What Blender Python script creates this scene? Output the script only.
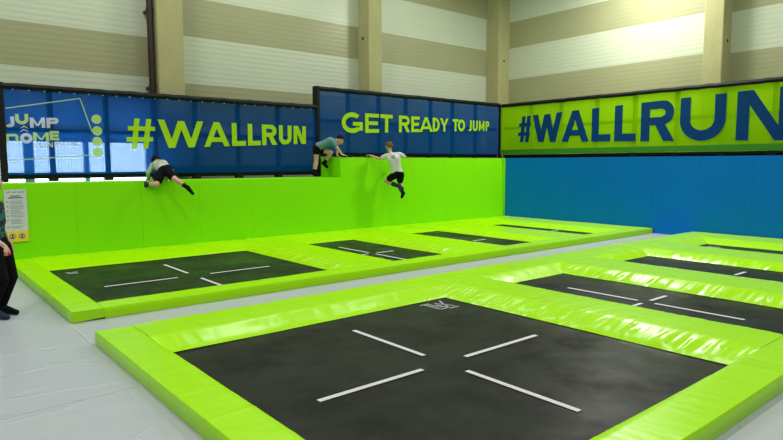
import bpy, bmesh, math, random
from math import sin, cos, pi, radians
from mathutils import Vector, Matrix, noise
random.seed(4)
for o in list(bpy.data.objects): bpy.data.objects.remove(o)
SC = bpy.context.scene
COL = SC.collection
W_IMG, H_IMG = 783, 440

# ------------------------------------------------------------------ camera
F_PX, YAW, PITCH, ROLL = 598.993, 0.87446, -0.0944217, -0.0023957
CAM = Vector((-13.2605, -10.9924, 1.6))
dv = Vector((cos(YAW)*cos(PITCH), sin(YAW)*cos(PITCH), sin(PITCH)))
rv = Vector((sin(YAW), -cos(YAW), 0)); uv_ = rv.cross(dv)
r2 = rv*cos(ROLL) + uv_*sin(ROLL); u2 = -rv*sin(ROLL) + uv_*cos(ROLL)
cam_d = bpy.data.cameras.new('camera'); cam = bpy.data.objects.new('camera', cam_d); COL.objects.link(cam)
cam_d.sensor_width = 36; cam_d.lens = 36*F_PX/W_IMG; cam_d.clip_start = .05; cam_d.clip_end = 200
M3 = Matrix((r2, u2, -dv)).transposed()
cam.matrix_world = Matrix.Translation(CAM) @ M3.to_4x4()
SC.camera = cam
# ------------------------------------------------------------------ view, world, lamps
SC.view_settings.view_transform = 'Standard'; SC.view_settings.look = 'None'
SC.view_settings.gamma = 1; SC.view_settings.use_curve_mapping = False
SC.view_settings.exposure = -0.18
wd = bpy.data.worlds.new('overcast_sky'); SC.world = wd; wd.use_nodes = True
wd.node_tree.nodes['Background'].inputs[0].default_value = (.86, .93, 1, 1)
wd.node_tree.nodes['Background'].inputs[1].default_value = 8.0
LAMPS = [(-0.1, -3.5, 400, 6.9), (-1.0, -9.4, 170, 7.6), (-1.4, -15.5, 150, 8.1),
         (-2.6, -.3, 80, 7.9), (-6.5, -.3, 130, 7.7), (-10.6, -.3, 120, 7.5), (-15.5, -1.0, 130, 8.1),
         (-5.6, -6.2, 130, 8.1), (-10.4, -6.2, 140, 8.1), (-15.6, -6.2, 170, 8.1), (-20.5, -6.2, 150, 8.1),
         (-6.5, -12.5, 150, 8.1), (-12.5, -12.5, 170, 8.1), (-18.5, -12.5, 170, 8.1), (-10, -18, 120, 8.1)]            # (x, y, power, height)
LAMP_COL = (1.0, .975, .94)

# ------------------------------------------------------------------ helpers
def link(o): COL.objects.link(o); return o
def tag(o, label=None, cat=None, group=None, kind=None):
    if label: o['label'] = label
    if cat: o['category'] = cat
    if group: o['group'] = group
    if kind: o['kind'] = kind
    return o
def empty(name, loc, label=None, cat=None, group=None):
    o = bpy.data.objects.new(name, None); o.location = loc; o.empty_display_size = .1
    o['_org'] = list(loc)
    link(o); return tag(o, label, cat, group)
def obj(name, bm, m, parent=None, smooth=False):
    """bm is in world coordinates; the object's origin is put at its parent's origin or at the mesh's own base centre."""
    me = bpy.data.meshes.new(name)
    bmesh.ops.recalc_face_normals(bm, faces=bm.faces)
    if smooth:
        for f in bm.faces: f.smooth = True
    if parent: off = Vector(parent['_org'])
    else:
        xs = [v.co for v in bm.verts]
        off = Vector(((min(c.x for c in xs)+max(c.x for c in xs))/2, (min(c.y for c in xs)+max(c.y for c in xs))/2, min(c.z for c in xs)))
    for v in bm.verts: v.co -= off
    sm_ = smooth
    bm.to_mesh(me); bm.free()
    if sm_: me.set_sharp_from_angle(angle=radians(38))
    ms = m if isinstance(m, (list, tuple)) else [m]
    for q in ms: me.materials.append(q)
    o = bpy.data.objects.new(name, me); link(o)
    if parent: o.parent = parent
    else: o.location = off
    o['_org'] = list(off)
    return o
def BM(): return bmesh.new()
def box(bm, x0, x1, y0, y1, z0, z1, bev=0, mi=0):
    vs = [bm.verts.new((x, y, z)) for z in (z0, z1) for y in (y0, y1) for x in (x0, x1)]
    fs = [(0,2,3,1),(4,5,7,6),(0,1,5,4),(2,6,7,3),(0,4,6,2),(1,3,7,5)]
    F = [bm.faces.new([vs[i] for i in f]) for f in fs]
    for f in F: f.material_index = mi
    if bev:
        es = {e for f in F for e in f.edges}
        bmesh.ops.bevel(bm, geom=list(es), offset=bev, segments=2, affect='EDGES', profile=.6)
    return F
def frame_axes(a, b):
    d = (b-a).normalized(); t = Vector((0,0,1)) if abs(d.z) < .9 else Vector((1,0,0))
    s = d.cross(t).normalized(); return d, s, d.cross(s).normalized()
def tube(bm, a, b, r0, r1=None, n=10, cap=True):
    a = Vector(a); b = Vector(b); r1 = r0 if r1 is None else r1
    d, s, t = frame_axes(a, b)
    R = []
    for c, r in ((a, r0), (b, r1)):
        R.append([bm.verts.new(c + s*(r*cos(2*pi*i/n)) + t*(r*sin(2*pi*i/n))) for i in range(n)])
    for i in range(n): bm.faces.new((R[0][i], R[0][(i+1)%n], R[1][(i+1)%n], R[1][i]))
    if cap: bm.faces.new(R[0][::-1]); bm.faces.new(R[1])
def ellip(bm, c, rad, rot=None, seg=16, ring=10):
    m = Matrix.Translation(Vector(c)) @ (rot.to_4x4() if rot else Matrix.Identity(4)) @ Matrix.Diagonal((*rad, 1))
    bmesh.ops.create_uvsphere(bm, u_segments=seg, v_segments=ring, radius=1, matrix=m)
def capsule(bm, a, b, ra, rb, n=14):
    """tapered capsule, closed"""
    a = Vector(a); b = Vector(b)
    if (b-a).length < 1e-4: ellip(bm, a, (ra,)*3); return
    d, s, t = frame_axes(a, b); rings = []
    prof = [(-ra*cos(p), ra*sin(p), 0) for p in [pi/2*k/4 for k in range(1, 4)]] + [(0, ra, 0)]
    L = (b-a).length
    prof += [(L*k/4, ra+(rb-ra)*k/4, 0) for k in (1,2,3)]
    prof += [(L + rb*sin(p), rb*cos(p), 0) for p in [pi/2*k/4 for k in range(0, 4)]]
    for x, r, _ in prof:
        rings.append([bm.verts.new(a + d*x + s*(r*cos(2*pi*i/n)) + t*(r*sin(2*pi*i/n))) for i in range(n)])
    for q in range(len(rings)-1):
        for i in range(n): bm.faces.new((rings[q][i], rings[q][(i+1)%n], rings[q+1][(i+1)%n], rings[q+1][i]))
    bm.faces.new(rings[0][::-1]); bm.faces.new(rings[-1])
def copy_tree(o, parent=None):
    c = o.copy(); link(c)
    if parent: c.parent = parent
    for ch in list(o.children): copy_tree(ch, c)
    return c

# ------------------------------------------------------------------ materials
def new_mat(name):
    m = bpy.data.materials.new(name); m.use_nodes = True
    nt = m.node_tree; b = nt.nodes['Principled BSDF']
    return m, nt, b
def N(nt, t, **k):
    n = nt.nodes.new(t)
    for a, v in k.items(): setattr(n, a, v)
    return n
def mat(name, col, rough=.5, metal=0, spec=.5, var=.0, vscale=3, bump=0, bscale=20, stretch=(1,1,1), coat=0):
    m, nt, b = new_mat(name)
    b.inputs['Roughness'].default_value = rough; b.inputs['Metallic'].default_value = metal
    b.inputs['Specular IOR Level'].default_value = spec
    if coat: b.inputs['Coat Weight'].default_value = coat; b.inputs['Coat Roughness'].default_value = .15
    b.inputs['Base Color'].default_value = (*col, 1)
    tc = N(nt, 'ShaderNodeNewGeometry')
    mp = N(nt, 'ShaderNodeMapping'); mp.inputs['Scale'].default_value = stretch
    nt.links.new(tc.outputs['Position'], mp.inputs['Vector'])
    if var:
        nz = N(nt, 'ShaderNodeTexNoise'); nz.inputs['Scale'].default_value = vscale; nz.inputs['Detail'].default_value = 5
        nt.links.new(mp.outputs[0], nz.inputs['Vector'])
        mx = N(nt, 'ShaderNodeMix', data_type='RGBA')
        mx.inputs['A'].default_value = (*[c*(1-var) for c in col], 1); mx.inputs['B'].default_value = (*[min(1, c*(1+var)) for c in col], 1)
        nt.links.new(nz.outputs['Fac'], mx.inputs['Factor']); nt.links.new(mx.outputs['Result'], b.inputs['Base Color'])
    if bump:
        nz = N(nt, 'ShaderNodeTexNoise'); nz.inputs['Scale'].default_value = bscale; nz.inputs['Detail'].default_value = 3
        nt.links.new(mp.outputs[0], nz.inputs['Vector'])
        bp = N(nt, 'ShaderNodeBump'); bp.inputs['Strength'].default_value = bump; bp.inputs['Distance'].default_value = .02
        nt.links.new(nz.outputs['Fac'], bp.inputs['Height']); nt.links.new(bp.outputs['Normal'], b.inputs['Normal'])
    return m
GREEN = (.245, .70, .003)
M_PAD = mat('lime_vinyl_pad', (.37, .78, .0), .27, var=.03, vscale=2, bump=.2, bscale=5, spec=.28)
M_WALLG = mat('green_vinyl_wall', (.235, .78, .0), .5, var=.02, vscale=1.5, bump=.1, bscale=3, spec=.12)
M_WALLB = mat('blue_vinyl_wall', (.0, .165, .62), .5, var=.04, vscale=1.2, bump=.1, bscale=3, spec=.12)
M_FLOOR = None
M_MAT = mat('black_jumping_mat', (.014, .016, .013), .42, var=.6, vscale=3.5, bump=.08, bscale=60, spec=.32)
M_PRINT = mat('grey_mat_print', (.36, .38, .38), .6)
def jumping_mat_material():
    m, nt, b = new_mat('black_jumping_mat')
    b.inputs['Base Color'].default_value = (.017, .018, .016, 1)
    g = N(nt, 'ShaderNodeNewGeometry'); nz = N(nt, 'ShaderNodeTexNoise'); nz.inputs['Scale'].default_value = 1.3; nz.inputs['Detail'].default_value = 7; nz.inputs['Roughness'].default_value = .65
    nt.links.new(g.outputs['Position'], nz.inputs['Vector'])
    a = N(nt, 'ShaderNodeMapRange'); a.inputs['From Min'].default_value = .3; a.inputs['From Max'].default_value = .7; a.inputs['To Min'].default_value = .02; a.inputs['To Max'].default_value = .15
    nt.links.new(nz.outputs['Fac'], a.inputs['Value']); nt.links.new(a.outputs[0], b.inputs['Specular IOR Level'])
    c = N(nt, 'ShaderNodeMapRange'); c.inputs['From Min'].default_value = .3; c.inputs['From Max'].default_value = .7; c.inputs['To Min'].default_value = .5; c.inputs['To Max'].default_value = .34
    nt.links.new(nz.outputs['Fac'], c.inputs['Value']); nt.links.new(c.outputs[0], b.inputs['Roughness'])
    return m
M_MAT = jumping_mat_material()
M_WHITE = mat('white_mat_print', (.62, .62, .64), .6)
M_BLACK = mat('black_steel', (.004, .004, .005), .55, spec=.25)
M_NET = mat('black_net_cord', (.01, .012, .02), .8)
M_CONC = mat('pale_concrete', (.36, .35, .16), .85, var=.12, vscale=5, bump=.3, bscale=25, stretch=(1,1,.35))
M_CONC2 = mat('bolt_hole_dark', (.02, .02, .02), .9)
M_PIPE = mat('dark_brown_pipe', (.022, .006, .006), .4)
M_CEIL = mat('ceiling_white', (.45, .46, .44), .9)
M_HALL = mat('hall_paint', (.34, .35, .32), .9)
M_SIGN = mat('white_sign_board', (.62, .66, .66), .5)
M_SIGNY = mat('yellow_sign_band', (.80, .62, .03), .5)
M_INK = mat('dark_sign_ink', (.05, .07, .09), .6)
M_INKG = mat('grey_sign_ink', (.33, .37, .38), .6)
M_INKR = mat('red_sign_ink', (.45, .05, .03), .6)
M_LAMP = mat('grey_lamp_housing', (.3, .3, .3), .4)
M_WINF = mat('blue_grey_window_frame', (.30, .42, .55), .5)
M_SEAM = mat('pale_floor_welt', (.60, .62, .62), .5)

def floor_mat():
    m, nt, b = new_mat('grey_vinyl_floor')
    b.inputs['Roughness'].default_value = .30
    b.inputs['Base Color'].default_value = (.44, .47, .50, 1)
    g = N(nt, 'ShaderNodeNewGeometry')
    mp = N(nt, 'ShaderNodeMapping'); mp.inputs['Scale'].default_value = (.35, 1.3, 1); mp.inputs['Rotation'].default_value = (0, 0, radians(8))
    nt.links.new(g.outputs['Position'], mp.inputs['Vector'])
    nz = N(nt, 'ShaderNodeTexNoise'); nz.inputs['Scale'].default_value = 1.2; nz.inputs['Detail'].default_value = 1.5; nz.inputs['Distortion'].default_value = .5
    nt.links.new(mp.outputs[0], nz.inputs['Vector'])
    # creases: thin ridges where the noise crosses a level
    s1 = N(nt, 'ShaderNodeMath', operation='SUBTRACT'); s1.inputs[1].default_value = .5; nt.links.new(nz.outputs['Fac'], s1.inputs[0])
    s2 = N(nt, 'ShaderNodeMath', operation='ABSOLUTE'); nt.links.new(s1.outputs[0], s2.inputs[0])
    s3 = N(nt, 'ShaderNodeMapRange'); s3.inputs['From Min'].default_value = 0; s3.inputs['From Max'].default_value = .007
    s3.inputs['To Min'].default_value = 1; s3.inputs['To Max'].default_value = 0; nt.links.new(s2.outputs[0], s3.inputs['Value'])
    ad = N(nt, 'ShaderNodeMath', operation='MULTIPLY_ADD'); ad.inputs[1].default_value = .22
    nt.links.new(s3.outputs[0], ad.inputs[0]); nt.links.new(nz.outputs['Fac'], ad.inputs[2])
    bp = N(nt, 'ShaderNodeBump'); bp.inputs['Strength'].default_value = .6; bp.inputs['Distance'].default_value = .03
    nt.links.new(ad.outputs[0], bp.inputs['Height']); nt.links.new(bp.outputs['Normal'], b.inputs['Normal'])
    return m
M_FLOOR = floor_mat()

def clad_mat(name, col, rib=.5):
    m, nt, b = new_mat(name)
    b.inputs['Roughness'].default_value = .33; b.inputs['Specular IOR Level'].default_value = .45
    g = N(nt, 'ShaderNodeNewGeometry'); sp = N(nt, 'ShaderNodeSeparateXYZ'); nt.links.new(g.outputs['Position'], sp.inputs[0])
    mu = N(nt, 'ShaderNodeMath', operation='MULTIPLY'); mu.inputs[1].default_value = 2*pi/.105; nt.links.new(sp.outputs['Z'], mu.inputs[0])
    sn = N(nt, 'ShaderNodeMath', operation='SINE'); nt.links.new(mu.outputs[0], sn.inputs[0])
    bp = N(nt, 'ShaderNodeBump'); bp.inputs['Strength'].default_value = rib; bp.inputs['Distance'].default_value = .006
    nt.links.new(sn.outputs[0], bp.inputs['Height']); nt.links.new(bp.outputs['Normal'], b.inputs['Normal'])
    nz = N(nt, 'ShaderNodeTexNoise'); nz.inputs['Scale'].default_value = .7; nt.links.new(g.outputs['Position'], nz.inputs['Vector'])
    mx = N(nt, 'ShaderNodeMix', data_type='RGBA')
    mx.inputs['A'].default_value = (*[c*.95 for c in col], 1); mx.inputs['B'].default_value = (*[c*1.05 for c in col], 1)
    nt.links.new(nz.outputs['Fac'], mx.inputs['Factor']); nt.links.new(mx.outputs['Result'], b.inputs['Base Color'])
    return m
M_CLAD_L = clad_mat('pale_ribbed_cladding', (.48, .53, .39), .13)
M_CLAD_D = clad_mat('olive_ribbed_cladding', (.30, .31, .165), .08)

def mesh_vinyl(name, col, trans=.22, tcol=(.8,.9,1), transl=.3):
    """printed mesh banner: light passes the holes (transparent), some glows through the cloth (translucent)"""
    m = bpy.data.materials.new(name); m.use_nodes = True; nt = m.node_tree; nt.nodes.clear()
    out = N(nt, 'ShaderNodeOutputMaterial')
    p = N(nt, 'ShaderNodeBsdfPrincipled'); p.inputs['Base Color'].default_value = (*col, 1); p.inputs['Roughness'].default_value = .5
    p.inputs['Specular IOR Level'].default_value = .08
    t = N(nt, 'ShaderNodeBsdfTranslucent'); t.inputs['Color'].default_value = (*[min(1, c*1.6) for c in col], 1)
    a = N(nt, 'ShaderNodeBsdfTransparent'); a.inputs['Color'].default_value = (*tcol, 1)
    m1 = N(nt, 'ShaderNodeMixShader'); m1.inputs[0].default_value = transl
    m2 = N(nt, 'ShaderNodeMixShader'); m2.inputs[0].default_value = trans
    nt.links.new(p.outputs[0], m1.inputs[1]); nt.links.new(t.outputs[0], m1.inputs[2])
    nt.links.new(m1.outputs[0], m2.inputs[1]); nt.links.new(a.outputs[0], m2.inputs[2])
    nt.links.new(m2.outputs[0], out.inputs[0])
    return m
M_BAN_B = mesh_vinyl('blue_mesh_banner', (.001, .066, .29), .16, (.62, .84, 1), .40)
M_BAN_G = mesh_vinyl('lime_mesh_banner', (.33, .70, .0), .28, (.50, .85, .03), .3)
M_TXT_G = mesh_vinyl('lime_banner_print', (.50, .84, .015), .06, (.7, 1, .3), .25)
M_TXT_B = mesh_vinyl('navy_banner_print', (.004, .05, .17), .06, (.3, .5, 1), .2)
M_TXT_W = mesh_vinyl('white_banner_print', (.92, .94, .95), .12, (1, 1, 1), .4)
M_TXT_L = mesh_vinyl('pale_lime_banner_print', (.68, .92, .28), .12, (.9, 1, .6), .3)

# ------------------------------------------------------------------ the room
PZ, MZ = .12, .015          # pad top, jumping mat
WY = 1.7                     # plane of both real walls
CEIL = 9.2
RX0, RY0 = -25.0, -21.0
bm = BM(); box(bm, RX0, WY+.3, RY0, WY+.3, -.25, 0)
tag(obj('floor', bm, M_FLOOR), kind='structure')
bm = BM(); box(bm, RX0, WY+.3, RY0, WY+.3, CEIL, CEIL+.2)
tag(obj('ceiling', bm, M_CEIL), kind='structure')
bm = BM(); box(bm, RX0-.2, RX0, RY0, WY+.3, 0, CEIL)
tag(obj('wall_behind', bm, M_HALL), kind='structure')
bm = BM(); box(bm, RX0, WY+.3, RY0-.2, RY0, 0, CEIL)
tag(obj('wall_front', bm, M_HALL), kind='structure')

CWX = [(-9.031, -8.509), (-3.754, -3.33)]     # columns on the left wall
WIN = (-17.2, -9.12, 1.0, 2.93)  # left end widened out of view to add daylight on floor and pads
def wall_x():   # left wall, plane y = WY, made of cladding bays
    bm = BM()
    bays = [(RX0, -8.75, [0, WIN[2], 1.5, 2.35, 3.36, 4.15, 5.05, 6.0, 7.2, CEIL], 'DDLDLDLDLDL'),
            (-8.75, -3.55, [0, 1.6, 2.4, 3.30, 4.28, 5.09, 6.0, 7.2, CEIL], 'DLDLDLDLD'),
            (-3.55, WY+.3, [0, 1.6, 2.45, 3.35, 4.28, 5.07, 6.02, 7.2, CEIL], 'DLDLDLDLD')]
    for bi, (x0, x1, zs, pat) in enumerate(bays):
        zs = sorted(set(zs))
        if bi == 0:
            cols = [3.36, 4.15]
            for z0, z1 in zip(zs[:-1], zs[1:]):
                zm = (z0+z1)/2
                mi = 1 if (3.36 < zm < 4.15 or 5.05 < zm < 6 or zm < 1.0 or 7.2 < zm) else 0
                if z1 <= WIN[2] or z0 >= WIN[3]: box(bm, x0, x1, WY, WY+.3, z0, z1, mi=mi)
                else:
                    a, b = max(z0, WIN[2]), min(z1, WIN[3])
                    box(bm, x0, WIN[0], WY, WY+.3, a, b, mi=mi); box(bm, WIN[1], x1, WY, WY+.3, a, b, mi=mi)
                    if z0 < WIN[2]: box(bm, x0, x1, WY, WY+.3, z0, WIN[2], mi=mi)
                    if z1 > WIN[3]: box(bm, x0, x1, WY, WY+.3, WIN[3], z1, mi=mi)
        else:
            for k, (z0, z1) in enumerate(zip(zs[:-1], zs[1:])):
                mi = 1 if ((4.2 < (z0+z1)/2 < 5.09) or 6 < (z0+z1)/2 < 7.2 or 2.4 < (z0+z1)/2 < 3.36) else 0
                box(bm, x0, x1, WY, WY+.3, z0, z1, mi=mi)
    return bm
tag(obj('wall_left', wall_x(), [M_CLAD_L, M_CLAD_D]), kind='structure')
bm = BM()
for y0, y1, zs in ((-5.0, WY, [0, 1.6, 2.4, 3.3, 4.17, 5.11, 5.9, 6.8, 7.7, CEIL]), (RY0, -5.0, [0, 1.6, 2.4, 3.2, 4.09, 5.01, 5.9, 6.8, 7.7, CEIL])):
    for z0, z1 in zip(zs[:-1], zs[1:]):
        zm = (z0+z1)/2
        d = (3.25 < zm < 4.17) or (5.01 < zm < 5.9) or (1.6 < zm < 2.4) or 6.8 < zm < 7.7
        box(bm, WY, WY+.3, y0, y1, z0, z1, mi=1 if d else 0)
tag(obj('wall_right', bm, [M_CLAD_L, M_CLAD_D]), kind='structure')

# columns
def column(x0, x1, y0, y1, label, holes):
    bm = BM(); box(bm, x0, x1, y0, y1, 0, CEIL, bev=.02)
    c = tag(obj('concrete_column', bm, M_CONC), label, 'column', 'concrete columns along the hall walls')
    for (hx, hy, hz, ax) in holes:
        b2 = BM()
        d = Vector((-.01, 0, 0)) if ax == 'x' else Vector((0, -.01, 0))
        p = Vector((hx, hy, hz)); tube(b2, p+d, p-d*.5, .035, n=12)
        obj('bolt_hole', b2, M_CONC2, c)
column(CWX[0][0], CWX[0][1], 1.25, 1.72, 'pale concrete column beside the dark brown pipe, left of the other columns', [])
column(CWX[1][0], CWX[1][1], 1.25, 1.72, 'concrete column with a dark shaded side, behind the GET READY TO JUMP banner', [(-3.754, 1.5, 4.78, 'x')])
column(1.2, 1.72, 1.2, 1.72, 'concrete column standing in the corner where the two hall walls meet', [(1.45, 1.2, 4.72, 'y')])
column(1.25, 1.72, -5.22, -4.80, 'concrete column above the lime #WALLRUN banner on the right wall', [(1.5, -5.22, 4.35, 'y')])
bm = BM(); tube(bm, (-9.12, 1.38, 0), (-9.12, 1.38, CEIL), .062, n=16)
pp = tag(obj('drain_pipe', bm, M_PIPE, smooth=True), 'dark brown vertical pipe running up beside the leftmost concrete column', 'pipe')
for z in (3.1, 4.6, 6.2):
    b2 = BM(); tube(b2, (-9.12, 1.38, z), (-9.12, 1.38, z+.06), .072, n=16); box(b2, -9.15, -9.09, 1.38, 1.70, z+.01, z+.05)
    obj('pipe_clamp', b2, M_PIPE, pp)

# window
bm = BM()
x0, x1, z0, z1 = WIN
box(bm, x0, x1, WY+.02, WY+.14, z0, z0+.06); box(bm, x0, x1, WY+.02, WY+.14, z1-.06, z1)
box(bm, x0, x0+.06, WY+.02, WY+.14, z0, z1); box(bm, x1-.06, x1, WY+.02, WY+.14, z0, z1)
box(bm, x0, x1, WY+.02, WY+.14, 2.02, 2.09)
for xm, w in ((-16.2, .05), (-15.2, .05), (-14.2, .05), (-13.2, .05), (-12.25, .06), (-11.28, .075), (-10.31, .04)): box(bm, xm-w, xm+w, WY+.0, WY+.15, z0, z1)
win = tag(obj('window_1', bm, M_WINF), kind='structure')
def glass_mat(name, col, frost):
    m = bpy.data.materials.new(name); m.use_nodes = True; nt = m.node_tree; nt.nodes.clear()
    out = N(nt, 'ShaderNodeOutputMaterial')
    a = N(nt, 'ShaderNodeBsdfTransparent'); a.inputs[0].default_value = (*col, 1)
    g = N(nt, 'ShaderNodeBsdfTranslucent') if frost else N(nt, 'ShaderNodeBsdfGlossy')
    g.inputs[0].default_value = (*col, 1)
    if not frost: g.inputs['Roughness'].default_value = .05
    mx = N(nt, 'ShaderNodeMixShader'); mx.inputs[0].default_value = .85 if frost else .06
    nt.links.new(a.outputs[0], mx.inputs[1]); nt.links.new(g.outputs[0], mx.inputs[2]); nt.links.new(mx.outputs[0], out.inputs[0])
    return m
bm = BM(); box(bm, x0+.04, x1-.04, WY+.07, WY+.082, z0+.03, 2.05)
obj('window_pane', bm, glass_mat('clear_glass', (.95, .98, 1), False), win)
bm = BM(); box(bm, x0+.04, x1-.04, WY+.07, WY+.082, 2.05, z1-.03)
obj('frosted_pane', bm, glass_mat('frosted_glass', (.16, .22, .30), True), win)
bm = BM(); box(bm, x0-.05, x1+.05, WY-.12, WY+.05, z0-.05, z0)
obj('window_sill', bm, mat('white_sill', (.6, .6, .6), .5), win)

# ------------------------------------------------------------------ padded walls
LEAN = .09     # the wall-run face leans: its foot stands forward of its top by this much
def seg_split(a, b, cuts):
    c = [a] + [k for k in cuts if a < k < b] + [b]
    return list(zip(c[:-1], c[1:]))
def wall_pad_x(bm, x0, x1, z0, z1, ztop_full, depth=.10, nx=10, nz=8):
    """one upholstered panel facing -y, slightly pillowed; lean measured over the full height"""
    def fy(z): return -LEAN*(1 - (z-PZ)/(1.73-PZ))
    fr = []
    for j in range(nz+1):
        row = []
        for i in range(nx+1):
            u, v = i/nx, j/nz
            x = x0 + .0012 + (x1-x0-.0024)*u; z = z0 + (z1-z0)*v
            e = min(1, min(u, 1-u)*(x1-x0)/.03); e2 = min(1, (1-v)*(z1-z0)/.03 if v > .5 else 1)
            puff = .0025*(1-(1-e)**2)*(1-(1-e2)**2)
            row.append(bm.verts.new((x, fy(z) - puff + .004*noise.noise(Vector((x*1.3, z*1.3, 7))), z)))
        fr.append(row)
    for j in range(nz):
        for i in range(nx): bm.faces.new((fr[j][i], fr[j][i+1], fr[j+1][i+1], fr[j+1][i]))
    yb = depth
    b = [bm.verts.new((x, yb, z)) for x, z in ((x0+.0012, z0), (x1-.0012, z0), (x1-.0012, z1), (x0+.0012, z1))]
    bm.faces.new((b[3], b[2], b[1], b[0]))
    bm.faces.new([b[0], b[1]] + fr[0][::-1]); bm.faces.new([b[2], b[3]] + fr[-1])
    bm.faces.new([b[3], b[0]] + [r[0] for r in fr]); bm.faces.new([b[1], b[2]] + [r[-1] for r in fr][::-1])
W1, W2 = 1.292, 1.735
STEPX = -5.557
low = empty('padded_wall', (-9.3, .4, 0), 'long low green padded wall under the blue #WALLRUN banner', 'padded wall')
for a, b in seg_split(-16.0, STEPX, [-14.3, -13.1, -12.0, -10.92, -9.87, -8.82, -7.74, -6.65]):
    bm = BM(); wall_pad_x(bm, a, b, .0, W1, 1.73); obj('wall_pad', bm, M_WALLG, low)
bm = BM(); box(bm, -16, STEPX, .10, .80, W1-.12, W1+.004, bev=.015); obj('ledge_pad', bm, M_WALLG, low)
bm = BM(); box(bm, -16, STEPX-.01, .12, .78, 0, W1-.13); obj('support_block', bm, M_BLACK, low)
high = empty('padded_wall', (-2.7, .4, 0), 'taller green padded wall at the back below the GET READY TO JUMP banner', 'padded wall')
for a, b in seg_split(STEPX, -.02, [-4.55, -3.45, -2.3, -1.15]):
    bm = BM(); wall_pad_x(bm, a, b, .0, W2, 1.73); obj('wall_pad', bm, M_WALLG, high)
bm = BM(); box(bm, STEPX+.08, -.0, .10, .80, W2-.12, W2, bev=.005); obj('ledge_pad', bm, M_WALLG, high)
bm = BM(); box(bm, STEPX+.001, STEPX+.079, .101, .80, W1+.006, W2, bev=.005); obj('step_pad', bm, M_WALLG, high)
bm = BM(); box(bm, STEPX+.09, -.01, .12, .78, 0, W2-.13); obj('support_block', bm, M_BLACK, high)

blue = empty('padded_wall', (.4, -6, 0), 'blue padded wall on the right below the lime #WALLRUN banner', 'padded wall')
def wall_pad_y(bm, y0, y1, z0, z1, ny=10, nz=8):
    fr = []
    for j in range(nz+1):
        row = []
        for i in range(ny+1):
            u, v = i/ny, j/nz
            y = y0 + .0012 + (y1-y0-.0024)*u; z = z0 + (z1-z0)*v
            e = min(1, min(u, 1-u)*(y1-y0)/.03)
            puff = .0025*(1-(1-e)**2)
            row.append(bm.verts.new((.004 - puff + .003*noise.noise(Vector((y*1.3, z*1.3, 3))), y, z)))
        fr.append(row)
    for j in range(nz):
        for i in range(ny): bm.faces.new((fr[j][i], fr[j][i+1], fr[j+1][i+1], fr[j+1][i]))
    b = [bm.verts.new((.10, y, z)) for y, z in ((y0+.0012, z0), (y1-.0012, z0), (y1-.0012, z1), (y0+.0012, z1))]
    bm.faces.new((b[3], b[2], b[1], b[0]))
    bm.faces.new([b[0], b[1]] + fr[0][::-1]); bm.faces.new([b[2], b[3]] + fr[-1])
    bm.faces.new([b[3], b[0]] + [r[0] for r in fr]); bm.faces.new([b[1], b[2]] + [r[-1] for r in fr][::-1])
for a, b in seg_split(-13.0, -.11, [-12.0, -10.9, -9.8, -8.6, -7.5, -6.41, -5.39, -4.36, -3.35, -2.2, -1.1]):
    bm = BM(); wall_pad_y(bm, a, b, 0, W2); obj('wall_pad', bm, M_WALLB, blue)
bm = BM(); box(bm, -.006, .10, -.108, .10, 0, W2); o = obj('corner_strip', bm, M_WALLG, blue); o['label'] = 'narrow green strip at the end of the blue wall'
bm = BM(); box(bm, .10, .80, -13.0, .795, W2-.12, W2, bev=.015); obj('ledge_pad', bm, M_WALLB, blue)
bm = BM(); box(bm, .12, .78, -12.99, .78, 0, W2-.13); obj('support_block', bm, M_BLACK, blue)

# ------------------------------------------------------------------ trampolines
NEARX = [-11.62, -7.40, -4.83, -2.25]      # pad edge on the camera side of each mat
FARX = [-8.32, -5.92, -3.45, -1.12]        # far edge of each mat
XL, XR = -11.945, -.012
def pad_strip(axis, s0, s1, prof, cuts=None, slope_idx=(), seed=0, amp=.006, step=.022, miter=None, closed_z=None):
    """A padded strip. prof = list of (t, z) across it; it runs along axis from s0 to s1. miter(t)->(s0,s1)."""
    bm = BM(); n = max(4, int((s1-s0)/step)); grid = []
    # subdivide profile
    P = []
    for k in range(len(prof)-1):
        (t0, z0, w0), (t1, z1, w1) = prof[k], prof[k+1]
        m = max(1, int(math.hypot(t1-t0, z1-z0)/.04))
        for q in range(m): f = q/m; P.append((t0+(t1-t0)*f, z0+(z1-z0)*f, w0+(w1-w0)*f))
    P.append(prof[-1])
    for i in range(n+1):
        row = []
        for (t, z, w) in P:
            a, b = miter(t) if miter else (s0, s1)
            s = a + (b-a)*i/n
            end = min(1, min(i, n-i)*(b-a)/n/.05)
            k1 = noise.noise(Vector((s*6 + seed, t*2.2, seed))); wr = .8*k1 + 1.0*(.5-abs(noise.noise(Vector((s*11 + seed+t*1.5, t*1.5, seed*3))))*2.2)*(.5+k1) + .35*noise.noise(Vector((s*27 + seed, t*2.0, 1)))
            wr2 = noise.noise(Vector((s*1.1 + seed*2, t*2.5, 5)))
            # a few tight creases drawn across the pad
            cr = noise.noise(Vector((s*2.6+seed*5+t*.8, t*.5, 9))); crease = max(0, 1-abs(cr)/.035)
            dz = (w*amp*2.0*wr + .004*wr2*(1 if w < 1.5 else 0) + .0035*crease*(1 if .05 < w else 0)) * end
            zz = max(z + dz - .004*(1-end)**2*(1 if z > .06 else 0), .002)
            row.append(bm.verts.new((s, t, zz) if axis == 'x' else (t, s, zz)))
        grid.append(row)
    for i in range(n):
        for j in range(len(P)-1): bm.faces.new((grid[i][j], grid[i+1][j], grid[i+1][j+1], grid[i][j+1]))
    bm.faces.new([r[0] for r in grid] + [r[-1] for r in grid][::-1]) if False else None
    # underside and ends
    for i in range(n): bm.faces.new((grid[i][0], grid[i][-1], grid[i+1][-1], grid[i+1][0]))
    bm.faces.new(grid[0][::-1]); bm.faces.new(grid[-1])
    return bm
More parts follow.
